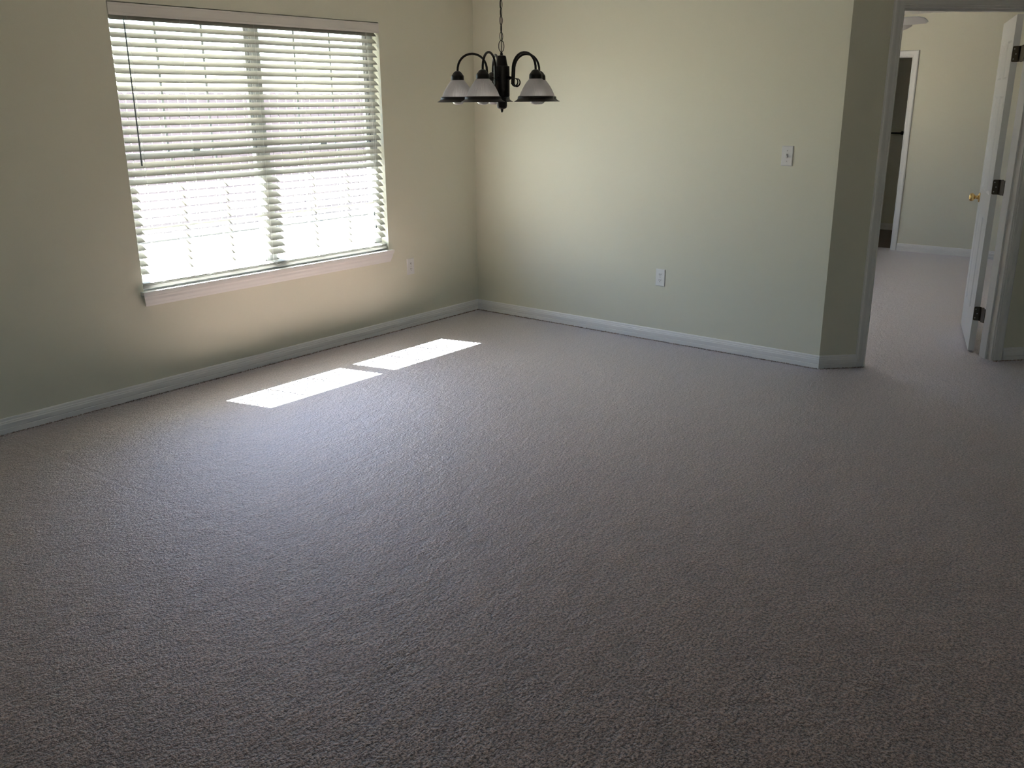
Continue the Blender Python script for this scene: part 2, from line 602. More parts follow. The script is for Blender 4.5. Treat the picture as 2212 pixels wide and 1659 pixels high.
for a, b in (((DA, 0.040, 0), (DA + 0.011, 0.076, DZ)), ((DB - 0.011, 0.040, 0), (DB, 0.076, DZ)),
             ((DA, 0.040, DZ - 0.011), (DB, 0.076, DZ))):
    bm = bmesh.new()
    box(bm, a, b, 0.002, DMAT)
    child_world(obj('door_stop', bm, M_TRIM), t1)

# casing of the doorway in the bedroom's far wall: local u = y, depth = x
t2 = empty('trim_2', (BX, BD0, 0))
tag(t2, 'white casing of the dark doorway across the bedroom', 'door frame', kind='structure')
BM2 = Matrix(((0, 1, 0, BX), (1, 0, 0, 0), (0, 0, 1, 0), (0, 0, 0, 1)))
bm = bmesh.new()
casing(bm, BM2, BD0, BD1, BDZ, -1)
child_world(obj('casing', bm, M_TRIM), t2)
for a, b in (((BX, BD0 - 0.015, 0), (BX + 0.12, BD0 + 0.004, BDZ)), ((BX, BD1 - 0.004, 0), (BX + 0.12, BD1 + 0.015, BDZ)),
             ((BX, BD0, BDZ - 0.004), (BX + 0.12, BD1, BDZ + 0.015))):
    child_world(obj('jamb', boxes([(a, b)], 0.001), M_TRIM), t2)
for z in (1.72, 1.03, 0.25):                      # bare hinge mortises in that jamb
    child_world(obj('hinge_mortise', boxes([((BX + 0.012, BD0 + 0.003, z), (BX + 0.034, BD0 + 0.0065, z + 0.09))]), M_HINGE), t2)

# ------------------------------------------------------------------ the window
YG = 0.085
w1 = empty('window_1', ((XL + XR) / 2, 0, ZS))
tag(w1, 'white double window with divided panes behind the blind', 'window', kind='structure')
def wpart(name, items, m=M_FRAME, bev=0.002):
    o = obj(name, boxes(items, bev), m)
    return child_world(o, w1)
MUL0, MUL1 = -1.900, -1.828
F0, F1 = 0.066, 0.118
wpart('frame', [((XL, F0, ZS), (XL + 0.022, F1, ZT)), ((XR - 0.058, F0, ZS), (XR, F1, ZT)),
                ((XL, F0, ZT - 0.03), (XR, F1, ZT)), ((XL, F0, ZS), (XR, F1, ZS + 0.03))])
wpart('mullion', [((MUL0, F0 - 0.006, ZS + 0.03), (MUL1, F1, ZT - 0.03))])
MEET = 1.300
for (a, b) in ((XL + 0.022, MUL0), (MUL1, XR - 0.058)):
    for (z0, z1, yy) in ((ZS + 0.03, MEET + 0.014, YG - 0.012), (MEET - 0.014, ZT - 0.03, YG + 0.012)):
        lo = z0 < 1.0
        s = child_world(obj('sash', boxes([((a, yy - 0.011, z0), (a + 0.014, yy + 0.011, z1)), ((b - 0.014, yy - 0.011, z0), (b, yy + 0.011, z1)),
                                           ((a, yy - 0.011, z0), (b, yy + 0.011, z0 + 0.028)), ((a, yy - 0.011, z1 - 0.028), (b, yy + 0.011, z1))], 0.0015), M_FRAME), w1)
        gw = (b - a) / 3.0
        def sub(o):
            o.parent = s
            o.matrix_parent_inverse = Matrix.Translation(Vector((0, 0, 0)))
            return o
        zm = 0.975 if lo else 1.690
        sub(obj('muntin', boxes([((a + gw - 0.0065, yy - 0.0025, z0 + 0.02), (a + gw + 0.0065, yy + 0.0025, z1 - 0.02))]), M_MUNTIN))
        sub(obj('muntin', boxes([((a + 2 * gw - 0.0065, yy - 0.0025, z0 + 0.02), (a + 2 * gw + 0.0065, yy + 0.0025, z1 - 0.02))]), M_MUNTIN))
        sub(obj('muntin', boxes([((a + 0.01, yy - 0.0025, zm - 0.0035), (b - 0.01, yy + 0.0025, zm + 0.0035))]), M_MUNTIN))
        sub(obj('pane', boxes([((a + 0.006, yy - 0.0012, z0 + 0.012), (b - 0.006, yy + 0.0012, z1 - 0.012))]), M_GLASS))
        if lo:
            sub(obj('sash_lock', boxes([(((a + b) / 2 - 0.025, yy - 0.03, z1), ((a + b) / 2 + 0.025, yy - 0.008, z1 + 0.016))], 0.004), M_FRAME))
for x in (MUL0 - 0.003, XR - 0.0615):
    wpart('weatherstrip', [((x, F0 - 0.003, ZS + 0.03), (x + 0.005, F0 + 0.012, ZT - 0.03))], M_GASKET, 0)
portal('window_portal', (XL + XR) / 2, F1 + 0.02, (ZS + ZT) / 2, XR - XL, ZT - ZS)

# stool and apron
ts = empty('trim_3', ((XL + XR) / 2, 0, ZS))
tag(ts, 'white window sill with sloping apron under the blind', 'window sill', kind='structure')
bm = bmesh.new()
box(bm, (XL, -0.001, ZS - 0.016), (XR, F0, ZS + 0.0035))
box(bm, (XL - 0.020, -0.037, ZS - 0.016), (XR + 0.020, 0.0, ZS + 0.004), 0.003)
child_world(obj('stool', bm, M_TRIM), ts)
bm = bmesh.new()
AP = [(0, 0), (0.031, 0), (0.031, -0.008), (0.026, -0.018), (0.024, -0.030), (0.017, -0.046), (0.0155, -0.053), (0.011, -0.064), (0.0, -0.066)]
profile_run(bm, AP, (XL + 0.006, 0, ZS - 0.0155), (XR - 0.006, 0, ZS - 0.0155), (0, -1, 0), -0.7, 0.7)
child_world(obj('apron', bm, M_TRIM), ts)

# bedroom window, out of sight but it is what lights that room
w2 = empty('window_2', (2.45, 0, ZS))
tag(w2, 'bedroom window that lights the bedroom, hidden from view', 'window', kind='structure')
def w2part(nm, items, m):
    return child_world(obj(nm, boxes(items, 0.001), m), w2)
w2part('frame', [((2.0, F0, ZS), (2.04, F1, ZT)), ((2.86, F0, ZS), (2.9, F1, ZT)),
                 ((2.0, F0, ZT - 0.03), (2.9, F1, ZT)), ((2.0, F0, ZS), (2.9, F1, ZS + 0.03)), ((2.0, F0, 1.26), (2.9, F1, 1.29))], M_FRAME)
w2part('pane', [((2.02, YG, ZS + 0.02), (2.88, YG + 0.002, ZT - 0.02))], M_GLASS)
portal('bedroom_portal', 2.45, F1 + 0.02, (ZS + ZT) / 2, 0.9, ZT - ZS)

# made-up window behind the camera, added as daylight fill for the dim walls
w3 = empty('fill_window', (-6.5, BY, ZS))
tag(w3, 'plain white window added unseen behind the camera for fill light', 'window', kind='structure')
def w3part(nm, items, m):
    return child_world(obj(nm, boxes(items, 0.001), m), w3)
w3part('frame', [((-7.1, BY - 0.1, ZS), (-7.06, BY - 0.05, ZT)), ((-5.94, BY - 0.1, ZS), (-5.9, BY - 0.05, ZT)), ((-7.1, BY - 0.1, 1.26), (-5.9, BY - 0.05, 1.30)),
                 ((-7.1, BY - 0.1, ZT - 0.04), (-5.9, BY - 0.05, ZT)), ((-7.1, BY - 0.1, ZS), (-5.9, BY - 0.05, ZS + 0.04))], M_FRAME)
w3part('pane', [((-7.08, BY - 0.076, ZS + 0.02), (-5.92, BY - 0.073, 1.28))], M_GLASS)
w3part('pane', [((-7.08, BY - 0.076, 1.28), (-5.92, BY - 0.073, ZT - 0.02))], M_GLASS)
portal('fill_window_portal', -6.5, BY - WT - 0.01, (ZS + ZT) / 2, 1.2, ZT - ZS, 90)

# ------------------------------------------------------------------ the blind
blind = empty('window_blind', ((XL + XR) / 2, 0.02, ZS + 0.005))
tag(blind, 'white horizontal slat blind lowered over the window, slats tilted open', 'blind')
BL = Vector(blind.location)
SX0, SX1 = XL + 0.010, XR - 0.012
PITCH_Z, Z0 = 0.0434, 1.979
TILT, SW, ST = R(40), 0.0435, 0.0026
def slat_bm(x0, x1, w, th):
    """slightly crowned slat lying flat, long along x"""
    bm = bmesh.new()
    n = 6
    secs = []
    for x in (x0, x1):
        top, bot = [], []
        for i in range(n + 1):
            v = -w / 2 + w * i / n
            c = 0.0011 * (1 - (2 * v / w) ** 2)
            e = th / 2 * (0.45 if i in (0, n) else 1.0)
            top.append(bm.verts.new((x, v, c + e)))
            bot.append(bm.verts.new((x, v, c - e)))
        secs.append(top + bot[::-1])
    a, b = secs
    m = len(a)
    for i in range(m):
        bm.faces.new((a[i], a[(i + 1) % m], b[(i + 1) % m], b[i]))
    bm.faces.new(a)
    bm.faces.new(b[::-1])
    return bm
hl = (SX1 - SX0) / 2
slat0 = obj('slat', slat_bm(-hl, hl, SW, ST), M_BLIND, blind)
YS = 0.027
def place_slat(o, zf, tilt):
    """zf = height of the room-side edge; that edge hangs lower than the outer one"""
    zc = zf + SW / 2 * math.sin(tilt)
    o.location = (((SX0 + SX1) / 2) - BL.x, YS - BL.y, zc - BL.z)
    o.rotation_euler = (tilt, 0, 0)
slat_z = [Z0 - PITCH_Z * k for k in range(31)]
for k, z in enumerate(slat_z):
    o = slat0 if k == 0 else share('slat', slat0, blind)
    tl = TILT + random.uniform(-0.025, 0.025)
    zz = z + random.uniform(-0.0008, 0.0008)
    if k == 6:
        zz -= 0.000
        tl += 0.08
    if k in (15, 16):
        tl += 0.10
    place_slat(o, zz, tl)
for k, z in enumerate((0.627, 0.6205)):           # lowest slats gathered on the rail
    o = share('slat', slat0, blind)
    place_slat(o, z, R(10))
def bpart(name, bm, m, smooth=False):
    o = obj(name, bm, m, smooth=smooth)
    o.parent = blind
    o.matrix_parent_inverse = Matrix.Translation(-BL)
    return o
bm = bmesh.new()
box(bm, (SX0, YS - 0.022, ZS + 0.0145), (SX1, YS + 0.022, ZS + 0.031), 0.004)
bpart('bottom_rail', bm, M_BLIND)
bm = bmesh.new()
VP = [(0, 0), (0.009, 0), (0.0105, 0.004), (0.0105, 0.010), (0.0085, 0.014), (0.0085, 0.048), (0.0105, 0.052), (0.0105, 0.058), (0.009, 0.0605), (0, 0.0605)]
profile_run(bm, VP, (XL + 0.002, 0.004, 1.9985), (XR - 0.002, 0.004, 1.9985), (0, -1, 0))
bpart('valance', bm, M_VALANCE)
bm = bmesh.new()
box(bm, (SX0, 0.006, 2.008), (SX1, 0.056, 2.058), 0.001)
bpart('headrail', bm, M_BLIND)
yf, yb = YS - SW / 2 * math.cos(TILT) - 0.002, YS + SW / 2 * math.cos(TILT) + 0.002
zoff = SW * math.sin(TILT)
for x in (-2.662, -2.364, -1.892, -1.562, -1.118):
    bm = bmesh.new()
    tube(bm, [(x, yf, 2.01), (x, yf, ZS + 0.03)], 0.0007, 5)
    tube(bm, [(x, yb, 2.01), (x, yb, ZS + 0.03)], 0.0007, 5)
    for z in slat_z:
        tube(bm, [(x, yf, z - 0.001), (x, yb, z + zoff - 0.001)], 0.0006, 4)
    bpart('ladder_cord', bm, M_CORD)
    bm = bmesh.new()                               # slack cord lying on the gathered slats
    pts = [(x + 0.02 * math.sin(i * 0.9) + 0.004 * i, yf - 0.004 - 0.002 * math.sin(i), ZS + 0.050 - 0.0022 * i + 0.005 * math.cos(i * 1.3)) for i in range(9)]
    tube(bm, pts, 0.0011, 5)
    bpart('slack_cord', bm, M_CORD)
bm = bmesh.new()
lathe(bm, [(0, 0), (0.0048, 0.002), (0.0048, 0.030), (0.0036, 0.034), (0.0036, 0.71), (0.002, 0.716), (0.002, 0.735), (0, 0.736)], 8,
      (-2.692, -0.012, 1.253))
bpart('tilt_wand', bm, M_WAND)
for i, x in enumerate((-1.052, -1.043)):
    bm = bmesh.new()
    tube(bm, [(x, -0.0085, 1.998), (x + 0.012, -0.009, 1.70), (x + 0.024 + 0.006 * i, -0.009, 1.30), (x - 0.004, -0.010, 0.86 - 0.085 * i)], 0.0009, 5)
    bpart('lift_cord', bm, M_CORD)
    bm = bmesh.new()
    zt = 0.862 - 0.085 * i
    lathe(bm, [(0, 0), (0.006, 0.001), (0.0065, 0.006), (0.003, 0.026), (0.0015, 0.030), (0, 0.0305)], 10, (x - 0.004, -0.010, zt - 0.028))
    bpart('tassel', bm, M_WAND)

# ------------------------------------------------------------------ outlets and switch
def plate_bm():
    """bevelled cover plate, 70 x 114 mm, lying in local xz with its face to -y"""
    bm = bmesh.new()
    w, h = 0.03495, 0.05715
    rings = []
    for (ins, y) in ((0.0, 0.0), (0.0, -0.003), (0.004, -0.0062)):
        ring = []
        for (sx, sz) in ((-1, -1), (1, -1), (1, 1), (-1, 1)):
            ring.append(bm.verts.new((sx * (w - ins), y, sz * (h - ins))))
        rings.append(ring)
    for a, b in zip(rings, rings[1:]):
        for i in range(4):
            bm.faces.new((a[i], a[(i + 1) % 4], b[(i + 1) % 4], b[i]))
    bm.faces.new(rings[0][::-1])
    bm.faces.new(rings[-1])
    return bm
def disc_y(bm, cx, cz, rx, y0, y1, seg=20, flat=None):
    """short cylinder along y; flat clips top and bottom (duplex receptacle face)"""
    ra, rb = [], []
    for i in range(seg):
        t = 2 * math.pi * i / seg
        x, z = rx * math.cos(t), rx * math.sin(t)
        if flat:
            z = max(-flat, min(flat, z))
        ra.append(bm.verts.new((cx + x, y0, cz + z)))
        rb.append(bm.verts.new((cx + x, y1, cz + z)))
    for i in range(seg):
        j = (i + 1) % seg
        bm.faces.new((ra[i], ra[j], rb[j], rb[i]))
    bm.faces.new(rb)
    bm.faces.new(ra[::-1])
def outlet(loc, rz, label):
    t = empty('wall_outlet', loc, rz)
    tag(t, label, 'outlet', 'duplex wall outlets')
    obj('cover_plate', plate_bm(), M_PLATE, t)
    for s in (1, -1):
        bm = bmesh.new()
        disc_y(bm, 0, s * 0.0195, 0.0172, -0.004, -0.0078, 24, 0.0143)
        rec = obj('receptacle', bm, M_PLATE, t)
        for (x, hh) in ((-0.0063, 0.0045), (0.0063, 0.0036)):
            obj('slot', boxes([((x - 0.0014, -0.0081, s * 0.0195 + 0.004 - hh), (x + 0.0014, -0.0075, s * 0.0195 + 0.004 + hh))]), M_SLOT, rec)
        bm = bmesh.new()
        disc_y(bm, 0, s * 0.0195 - 0.0072, 0.0026, -0.0075, -0.0081, 12)
        obj('ground_slot', bm, M_SLOT, rec)
    bm = bmesh.new()
    disc_y(bm, 0, 0, 0.0026, -0.005, -0.0072, 12)
    obj('screw', bm, M_SCREW, t)
    return t
outlet((-0.7287, 0.0, 0.441), 0.0, 'white duplex outlet on the window wall beside the sill')
outlet((0.0, -1.633, 0.434), R(-90), 'white duplex outlet low on the wall under the light switch')
sw = empty('light_switch', (0.0, -2.448, 1.2496), R(-90))
tag(sw, 'white toggle light switch on the cream wall near the open door', 'light switch')
obj('cover_plate', plate_bm(), M_PLATE, sw)
obj('toggle_slot', boxes([((-0.0052, -0.0066, -0.012), (0.0052, -0.0058, 0.012))]), M_SCREW, sw)
bm = bmesh.new()
mt = Matrix.Translation((0, -0.008, -0.002)) @ Matrix.Rotation(R(28), 4, 'X')
box(bm, (-0.0042, -0.010, -0.004), (0.0042, 0.004, 0.004), 0.0012, mt)
obj('toggle', bm, M_PLATE, sw)
for z in (0.030, -0.030):
    bm = bmesh.new()
    disc_y(bm, 0, z, 0.0028, -0.005, -0.0071, 12)
    obj('screw', bm, M_SCREW, sw)

# ------------------------------------------------------------------ the open door
DOOR_A = R(16.8)
door = empty('door_1', (0.948, -3.369, 0.012), DOOR_A)
tag(door, 'white panelled bedroom door standing open into the bedroom', 'door', kind='structure')
DWID, DHGT, DTH = 0.783, 2.018, 0.035
def door_leaf():
    """stiles, rails and sunk panels of a six-panel door; face at y=0, back at y=-DTH"""
    bm = bmesh.new()
    xs = [0.0, 0.105, 0.342, 0.441, 0.678, DWID]
    zs = [0.0, 0.215, 0.815, 0.975, 1.565, 1.665, 1.885, DHGT]
    panels = {(i, j) for i in (1, 3) for j in (1, 3, 5)}
    for side, y0 in ((1, 0.0), (-1, -DTH)):
        for i in range(5):
            for j in range(7):
                x0, x1, z0, z1 = xs[i], xs[i + 1], zs[j], zs[j + 1]
                if (i, j) not in panels:
                    bm.faces.new([bm.verts.new((x, y0, z)) for x, z in ((x0, z0), (x1, z0), (x1, z1), (x0, z1))])
                    continue
                rings = []
                for ins, dep in ((0, 0), (0.012, 0.0075), (0.026, 0.0075), (0.058, 0.0015)):
                    rings.append([bm.verts.new((x, y0 - side * dep, z)) for x, z in
                                  ((x0 + ins, z0 + ins), (x1 - ins, z0 + ins), (x1 - ins, z1 - ins), (x0 + ins, z1 - ins))])
                for a, b in zip(rings, rings[1:]):
                    for k in range(4):
                        bm.faces.new((a[k], a[(k + 1) % 4], b[(k + 1) % 4], b[k]))
                bm.faces.new(rings[-1])
    for a, b in (((0, 0), (DWID, 0)), ((DWID, 0), (DWID, DHGT)), ((DWID, DHGT), (0, DHGT)), ((0, DHGT), (0, 0))):
        bm.faces.new([bm.verts.new(c) for c in ((a[0], 0, a[1]), (b[0], 0, b[1]), (b[0], -DTH, b[1]), (a[0], -DTH, a[1]))])
    bmesh.ops.remove_doubles(bm, verts=bm.verts[:], dist=1e-5)
    return bm
obj('leaf', door_leaf(), M_DOOR, door)
for sgn in (1, -1):                                # a knob on either face
    y0 = 0.0 if sgn > 0 else -DTH
    prof = [(0, 0), (0.0325, 0.0), (0.0325, 0.004), (0.029, 0.008), (0.016, 0.011), (0.0125, 0.016), (0.0115, 0.026), (0.014, 0.031),
            (0.0215, 0.035), (0.0265, 0.043), (0.0275, 0.051), (0.0255, 0.059), (0.020, 0.064), (0.012, 0.066), (0, 0.066)]
    bm = bmesh.new()
    lathe(bm, prof, 28)
    bmesh.ops.rotate(bm, verts=bm.verts[:], cent=(0, 0, 0), matrix=Matrix.Rotation(R(-90) * sgn, 3, 'X'))
    bmesh.ops.translate(bm, verts=bm.verts[:], vec=(DWID - 0.065, y0, 0.905))
    k = obj('knob', bm, M_BRASS, door, smooth=True)
    k['label'] = 'round polished brass knob'
PIN = door.matrix_basis.inverted() @ (B0 + D * 1.139 + N * 0.150)
for zc in (1.800, 1.035, 0.245):
    z0, z1 = zc - 0.0445, zc + 0.0445
    bm = bmesh.new()
    # leaf let into the door's edge, rounded corners on the free side
    ys = [-0.0015, -0.009]
    pts = [(-DTH - 0.004, z0), (-0.009, z0), (-0.0045, z0 + 0.002), (-0.0020, z0 + 0.007), (-0.0020, z1 - 0.007), (-0.0045, z1 - 0.002), (-0.009, z1), (-DTH - 0.004, z1)]
    a = [bm.verts.new((-0.0022, p[0], p[1])) for p in pts]
    b = [bm.verts.new((0.0006, p[0], p[1])) for p in pts]
    n = len(pts)
    for i in range(n):
        bm.faces.new((a[i], a[(i + 1) % n], b[(i + 1) % n], b[i]))
    bm.faces.new(a)
    bm.faces.new(b[::-1])
    h = obj('hinge', bm, M_HINGE, door)
    bm = bmesh.new()
    lathe(bm, [(0, z0 - 0.003), (0.004, z0 - 0.001), (0.0062, z0), (0.0062, z0 + 0.029), (0.0050, z0 + 0.030), (0.0062, z0 + 0.031), (0.0062, z1 - 0.031),
               (0.0050, z1 - 0.030), (0.0062, z1 - 0.029), (0.0062, z1), (0.004, z1 + 0.002), (0, z1 + 0.004)], 12, (PIN.x, PIN.y, 0))
    obj('barrel', bm, M_HINGE, h, smooth=False)
    # knuckle strap from the leaf to the pin and the leaf on the jamb
    bm = bmesh.new()
    q0 = Vector((-0.001, -DTH - 0.002, 0))
    dd = Vector((PIN.x, PIN.y, 0)) - q0
    nn = Vector((-dd.y, dd.x, 0)).normalized() * 0.0012
    vv = [bm.verts.new((q + o_)) for z in (z0, z1) for q, o_ in ((q0 + Vector((0, 0, z)), nn), (q0 + dd + Vector((0, 0, z)), nn), (q0 + dd + Vector((0, 0, z)), -nn), (q0 + Vector((0, 0, z)), -nn))]
    for f in ((0, 1, 2, 3), (7, 6, 5, 4), (0, 4, 5, 1), (1, 5, 6, 2), (2, 6, 7, 3), (3, 7, 4, 0)):
        bm.faces.new([vv[i] for i in f])
    obj('knuckle', bm, M_HINGE, h)
    bm = bmesh.new()
    box(bm, (DB - 0.0022, 0.116, zc - 0.0445 + 0.012), (DB + 0.001, 0.150, zc + 0.0445 + 0.012), 0.0006, door.matrix_basis.inverted() @ Matrix.Translation((0, 0, 0)) @ DMAT)
    obj('jamb_leaf', bm, M_HINGE, h)
    for (yy, dz) in ((-0.012, 0.028), (-0.012, -0.028), (-0.022, 0.0)):
        bm = bmesh.new()
        lathe(bm, [(0, 0.0006), (0.0032, 0.0004), (0.0036, 0)], 10)
        bmesh.ops.rotate(bm, verts=bm.verts[:], cent=(0, 0, 0), matrix=Matrix.Rotation(R(-90), 3, 'Y'))
        bmesh.ops.translate(bm, verts=bm.verts[:], vec=(-0.0022, yy, zc + dz))
        obj('screw', bm, M_SCREW, h)

# ------------------------------------------------------------------ chandelier
CHX, CHY = -1.728, -1.700
ch = empty('chandelier', (CHX, CHY, CEIL))
tag(ch, 'dark bronze five-arm chandelier with ribbed frosted glass shades hanging on a chain', 'chandelier')
def cpart(name, bm, m, smooth=True, parent=None):
    o = obj(name, bm, m, smooth=smooth)
    if parent is None:
        o.parent = ch
        o.matrix_parent_inverse = Matrix.Translation((0, 0, -CEIL))
    else:
        o.parent = parent
    return o
def auto_smooth(o, ang=35):
    me = o.data
    bm_ = bmesh.new()
    bm_.from_mesh(me)
    for e in bm_.edges:
        e.smooth = not (len(e.link_faces) == 2 and e.calc_face_angle(0) > R(ang))
    bm_.to_mesh(me)
    bm_.free()
    return o
bm = bmesh.new()
lathe(bm, [(0, CEIL), (0.062, CEIL), (0.062, CEIL - 0.006), (0.045, CEIL - 0.022), (0.014, CEIL - 0.030), (0.008, CEIL - 0.042), (0, CEIL - 0.043)], 28)
auto_smooth(cpart('canopy', bm, M_BRONZE))
bm = bmesh.new()
lathe(bm, [(0, 1.7945), (0.004, 1.794), (0.007, 1.786), (0.007, 1.779), (0.019, 1.7765), (0.0225, 1.772), (0.0265, 1.745), (0.030, 1.731), (0.0385, 1.7285),
           (0.0385, 1.592), (0.036, 1.588), (0.0285, 1.585), (0.0255, 1.580), (0.0255, 1.548), (0.023, 1.538), (0.016, 1.533), (0.0075, 1.531),
           (0.006, 1.527), (0.0065, 1.523), (0.004, 1.518), (0, 1.514)], 32)
auto_smooth(cpart('column', bm, M_BRONZE))
def link_bm(h, w, r, z):
    bm = bmesh.new()
    pts = []
    for i in range(20):
        t = 2 * math.pi * i / 20
        pts.append((w / 2 * math.cos(t), 0, z + h / 2 * math.sin(t)))
    tube(bm, pts, r, 7, True)
    return bm
def spin(bm, a):
    bmesh.ops.rotate(bm, verts=bm.verts[:], cent=(0, 0, 0), matrix=Matrix.Rotation(a, 3, 'Z'))
    return bm
VIEW = -YAW                                        # faces the picture's right
cpart('loop', spin(link_bm(0.052, 0.026, 0.0018, 1.8195), VIEW + 0.1), M_BRONZE)
z = 1.8635
k = 0
while z < CEIL - 0.05:
    cpart('chain_link', spin(link_bm(0.039, 0.0165, 0.00155, z), VIEW + (0.45 if k % 2 == 0 else 1.85) + 0.08 * k), M_BRONZE)
    z += 0.0355
    k += 1
bm = bmesh.new()
pts = []
for i in range(30):
    zz = 1.786 + (CEIL - 0.04 - 1.786) * i / 29
    pts.append((0.0035 * math.sin(i * 0.9), 0.0035 * math.cos(i * 0.7), zz))
tube(bm, pts, 0.0021, 6)
cpart('power_cord', bm, M_BRONZE)

ARM_R = 0.215
ZC = 1.709                                         # top of the socket cups
def arm_bm():
    """arm in the local xz plane: bracket, hooked scroll, inner leg, arch, down to the cup"""
    bm = bmesh.new()
    xi = 0.071
    xm, rx, zt = (xi + ARM_R) / 2, (ARM_R - xi) / 2, 0.082
    pts = [(xi - 0.004, 0, 1.645), (xi - 0.003, 0, 1.665), (xi - 0.001, 0, 1.69)]
    for i in range(17):
        t = math.pi * (1 - i / 16)
        pts.append((xm + rx * math.cos(t), 0, ZC - 0.004 + zt * math.sin(t) ** 0.85))
    pts.append((ARM_R, 0, ZC - 0.010))
    tube(bm, pts, 0.0056, 10)
    # scroll at the foot
    sp = [(xi - 0.004, 0, 1.652), (xi - 0.003, 0, 1.646)]
    rad = [0.0054, 0.0052]
    for i in range(34):
        t = i / 33
        a = math.pi + t * 1.72 * math.pi
        rr = 0.0215 * (1 - 0.55 * t)
        sp.append((xi + 0.0175 + rr * math.cos(a) * 1.0, 0, 1.655 + rr * 1.05 * math.sin(a) + 0.006 * t))
        rad.append(0.0050 * (1 - 0.62 * t))
    tube(bm, sp, rad, 8)
    # bracket to the column
    tube(bm, [(0.036, 0, 1.6755), (xi, 0, 1.6755)], 0.0058, 10)
    tube(bm, [(0.0375, 0, 1.6755), (0.046, 0, 1.6755)], 0.0095, 12)
    return bm
def cup_bm():
    bm = bmesh.new()
    lathe(bm, [(0, ZC), (0.008, ZC), (0.0125, ZC - 0.0015), (0.0175, ZC - 0.005), (0.0275, ZC - 0.0185), (0.0300, ZC - 0.0215), (0.0305, ZC - 0.024), (0.0312, ZC - 0.0415),
               (0.0285, ZC - 0.0415), (0.027, ZC - 0.024), (0, ZC - 0.020)], 28)
    return bm
def shade_bm():
    bm = bmesh.new()
    out = [(0.0275, 1.672), (0.0285, 1.669), (0.0345, 1.662), (0.0435, 1.651), (0.0525, 1.6385), (0.0610, 1.6245), (0.0685, 1.6095), (0.0745, 1.5945), (0.0785, 1.585), (0.0790, 1.580)]
    inn = [(r - 0.0030, z) for r, z in out[::-1]]
    lathe(bm, out + inn, 192, rib=(48, 0.0011, 2, 8))
    return bm
def rim_bm():
    bm = bmesh.new()
    lathe(bm, [(0.0785, 1.5905), (0.0815, 1.5905), (0.0845, 1.5870), (0.0850, 1.5790), (0.0875, 1.5755), (0.0955, 1.5700), (0.1020, 1.5665), (0.1020, 1.5650), (0.0940, 1.5655),
               (0.0850, 1.5690), (0.0810, 1.5740), (0.0785, 1.5800), (0.0785, 1.5905)], 64)
    return bm
def bulb_bm():
    bm = bmesh.new()
    lathe(bm, [(0, 1.5520), (0.013, 1.5535), (0.022, 1.5575), (0.0275, 1.5640), (0.0298, 1.5730), (0.0300, 1.5820), (0.0285, 1.5960), (0.0235, 1.6130), (0.0175, 1.6270), (0.0140, 1.6400),
               (0.0133, 1.6480), (0.0133, 1.6850), (0, 1.6855)], 28)
    return bm
rims_at = []
right_ang = -YAW                                   # world angle of the picture's right direction
first = None
for phi in (174.5, 102.5, 30.5, -41.5, 246.5):
    a = right_ang + R(phi)
    if first is None:
        arm = auto_smooth(cpart('arm', arm_bm(), M_BRONZE), 50)
        def at_end(o):
            bmesh_v = o.data.vertices
            return o
        cup = auto_smooth(cpart('socket_cup', cup_bm(), M_BRONZE))
        shade = cpart('glass_shade', shade_bm(), M_SHADE)
        rim = auto_smooth(cpart('shade_rim', rim_bm(), M_BRONZE, parent=shade))
        bulb = cpart('bulb', bulb_bm(), M_BULB)
        first = (arm, cup, shade, rim, bulb)
        objs = first
    else:
        objs = []
        for s_ in first:
            o = s_.copy()
            col.objects.link(o)
            objs.append(o)
        objs[3].parent = objs[2]
    px, py = ARM_R * math.cos(a), ARM_R * math.sin(a)
    objs[0].rotation_euler = (0, 0, a)
    for i in (1, 2, 4):
        objs[i].location = (px, py, 0)
        objs[i].rotation_euler = (random.uniform(-0.0, 0.0), 0, a)

# ------------------------------------------------------------------ bedroom fan, bathroom towel bar
fan = empty('ceiling_fan', (2.155, -1.910, CEIL))
tag(fan, 'white ceiling fan in the bedroom, blade tips seen past the door frame', 'ceiling fan')
FZ = 2.110 - CEIL
bm = bmesh.new()
lathe(bm, [(0, 0), (0.07, 0), (0.07, -0.02), (0.03, -0.05), (0, -0.05)], 24)
obj('canopy', bm, M_FANW, fan, True)
bm = bmesh.new()
tube(bm, [(0, 0, -0.04), (0, 0, FZ + 0.08)], 0.012, 10)
obj('downrod', bm, M_FANW, fan, True)
bm = bmesh.new()
lathe(bm, [(0, FZ + 0.10), (0.06, FZ + 0.10), (0.11, FZ + 0.07), (0.12, FZ + 0.02), (0.10, FZ - 0.03), (0.05, FZ - 0.06), (0, FZ - 0.065)], 28)
obj('motor_housing', bm, M_FANW, fan, True)
P1 = Vector((2.028, -2.562)) - Vector((2.155, -1.910))
a0 = math.atan2(P1.y, P1.x)
bl = None
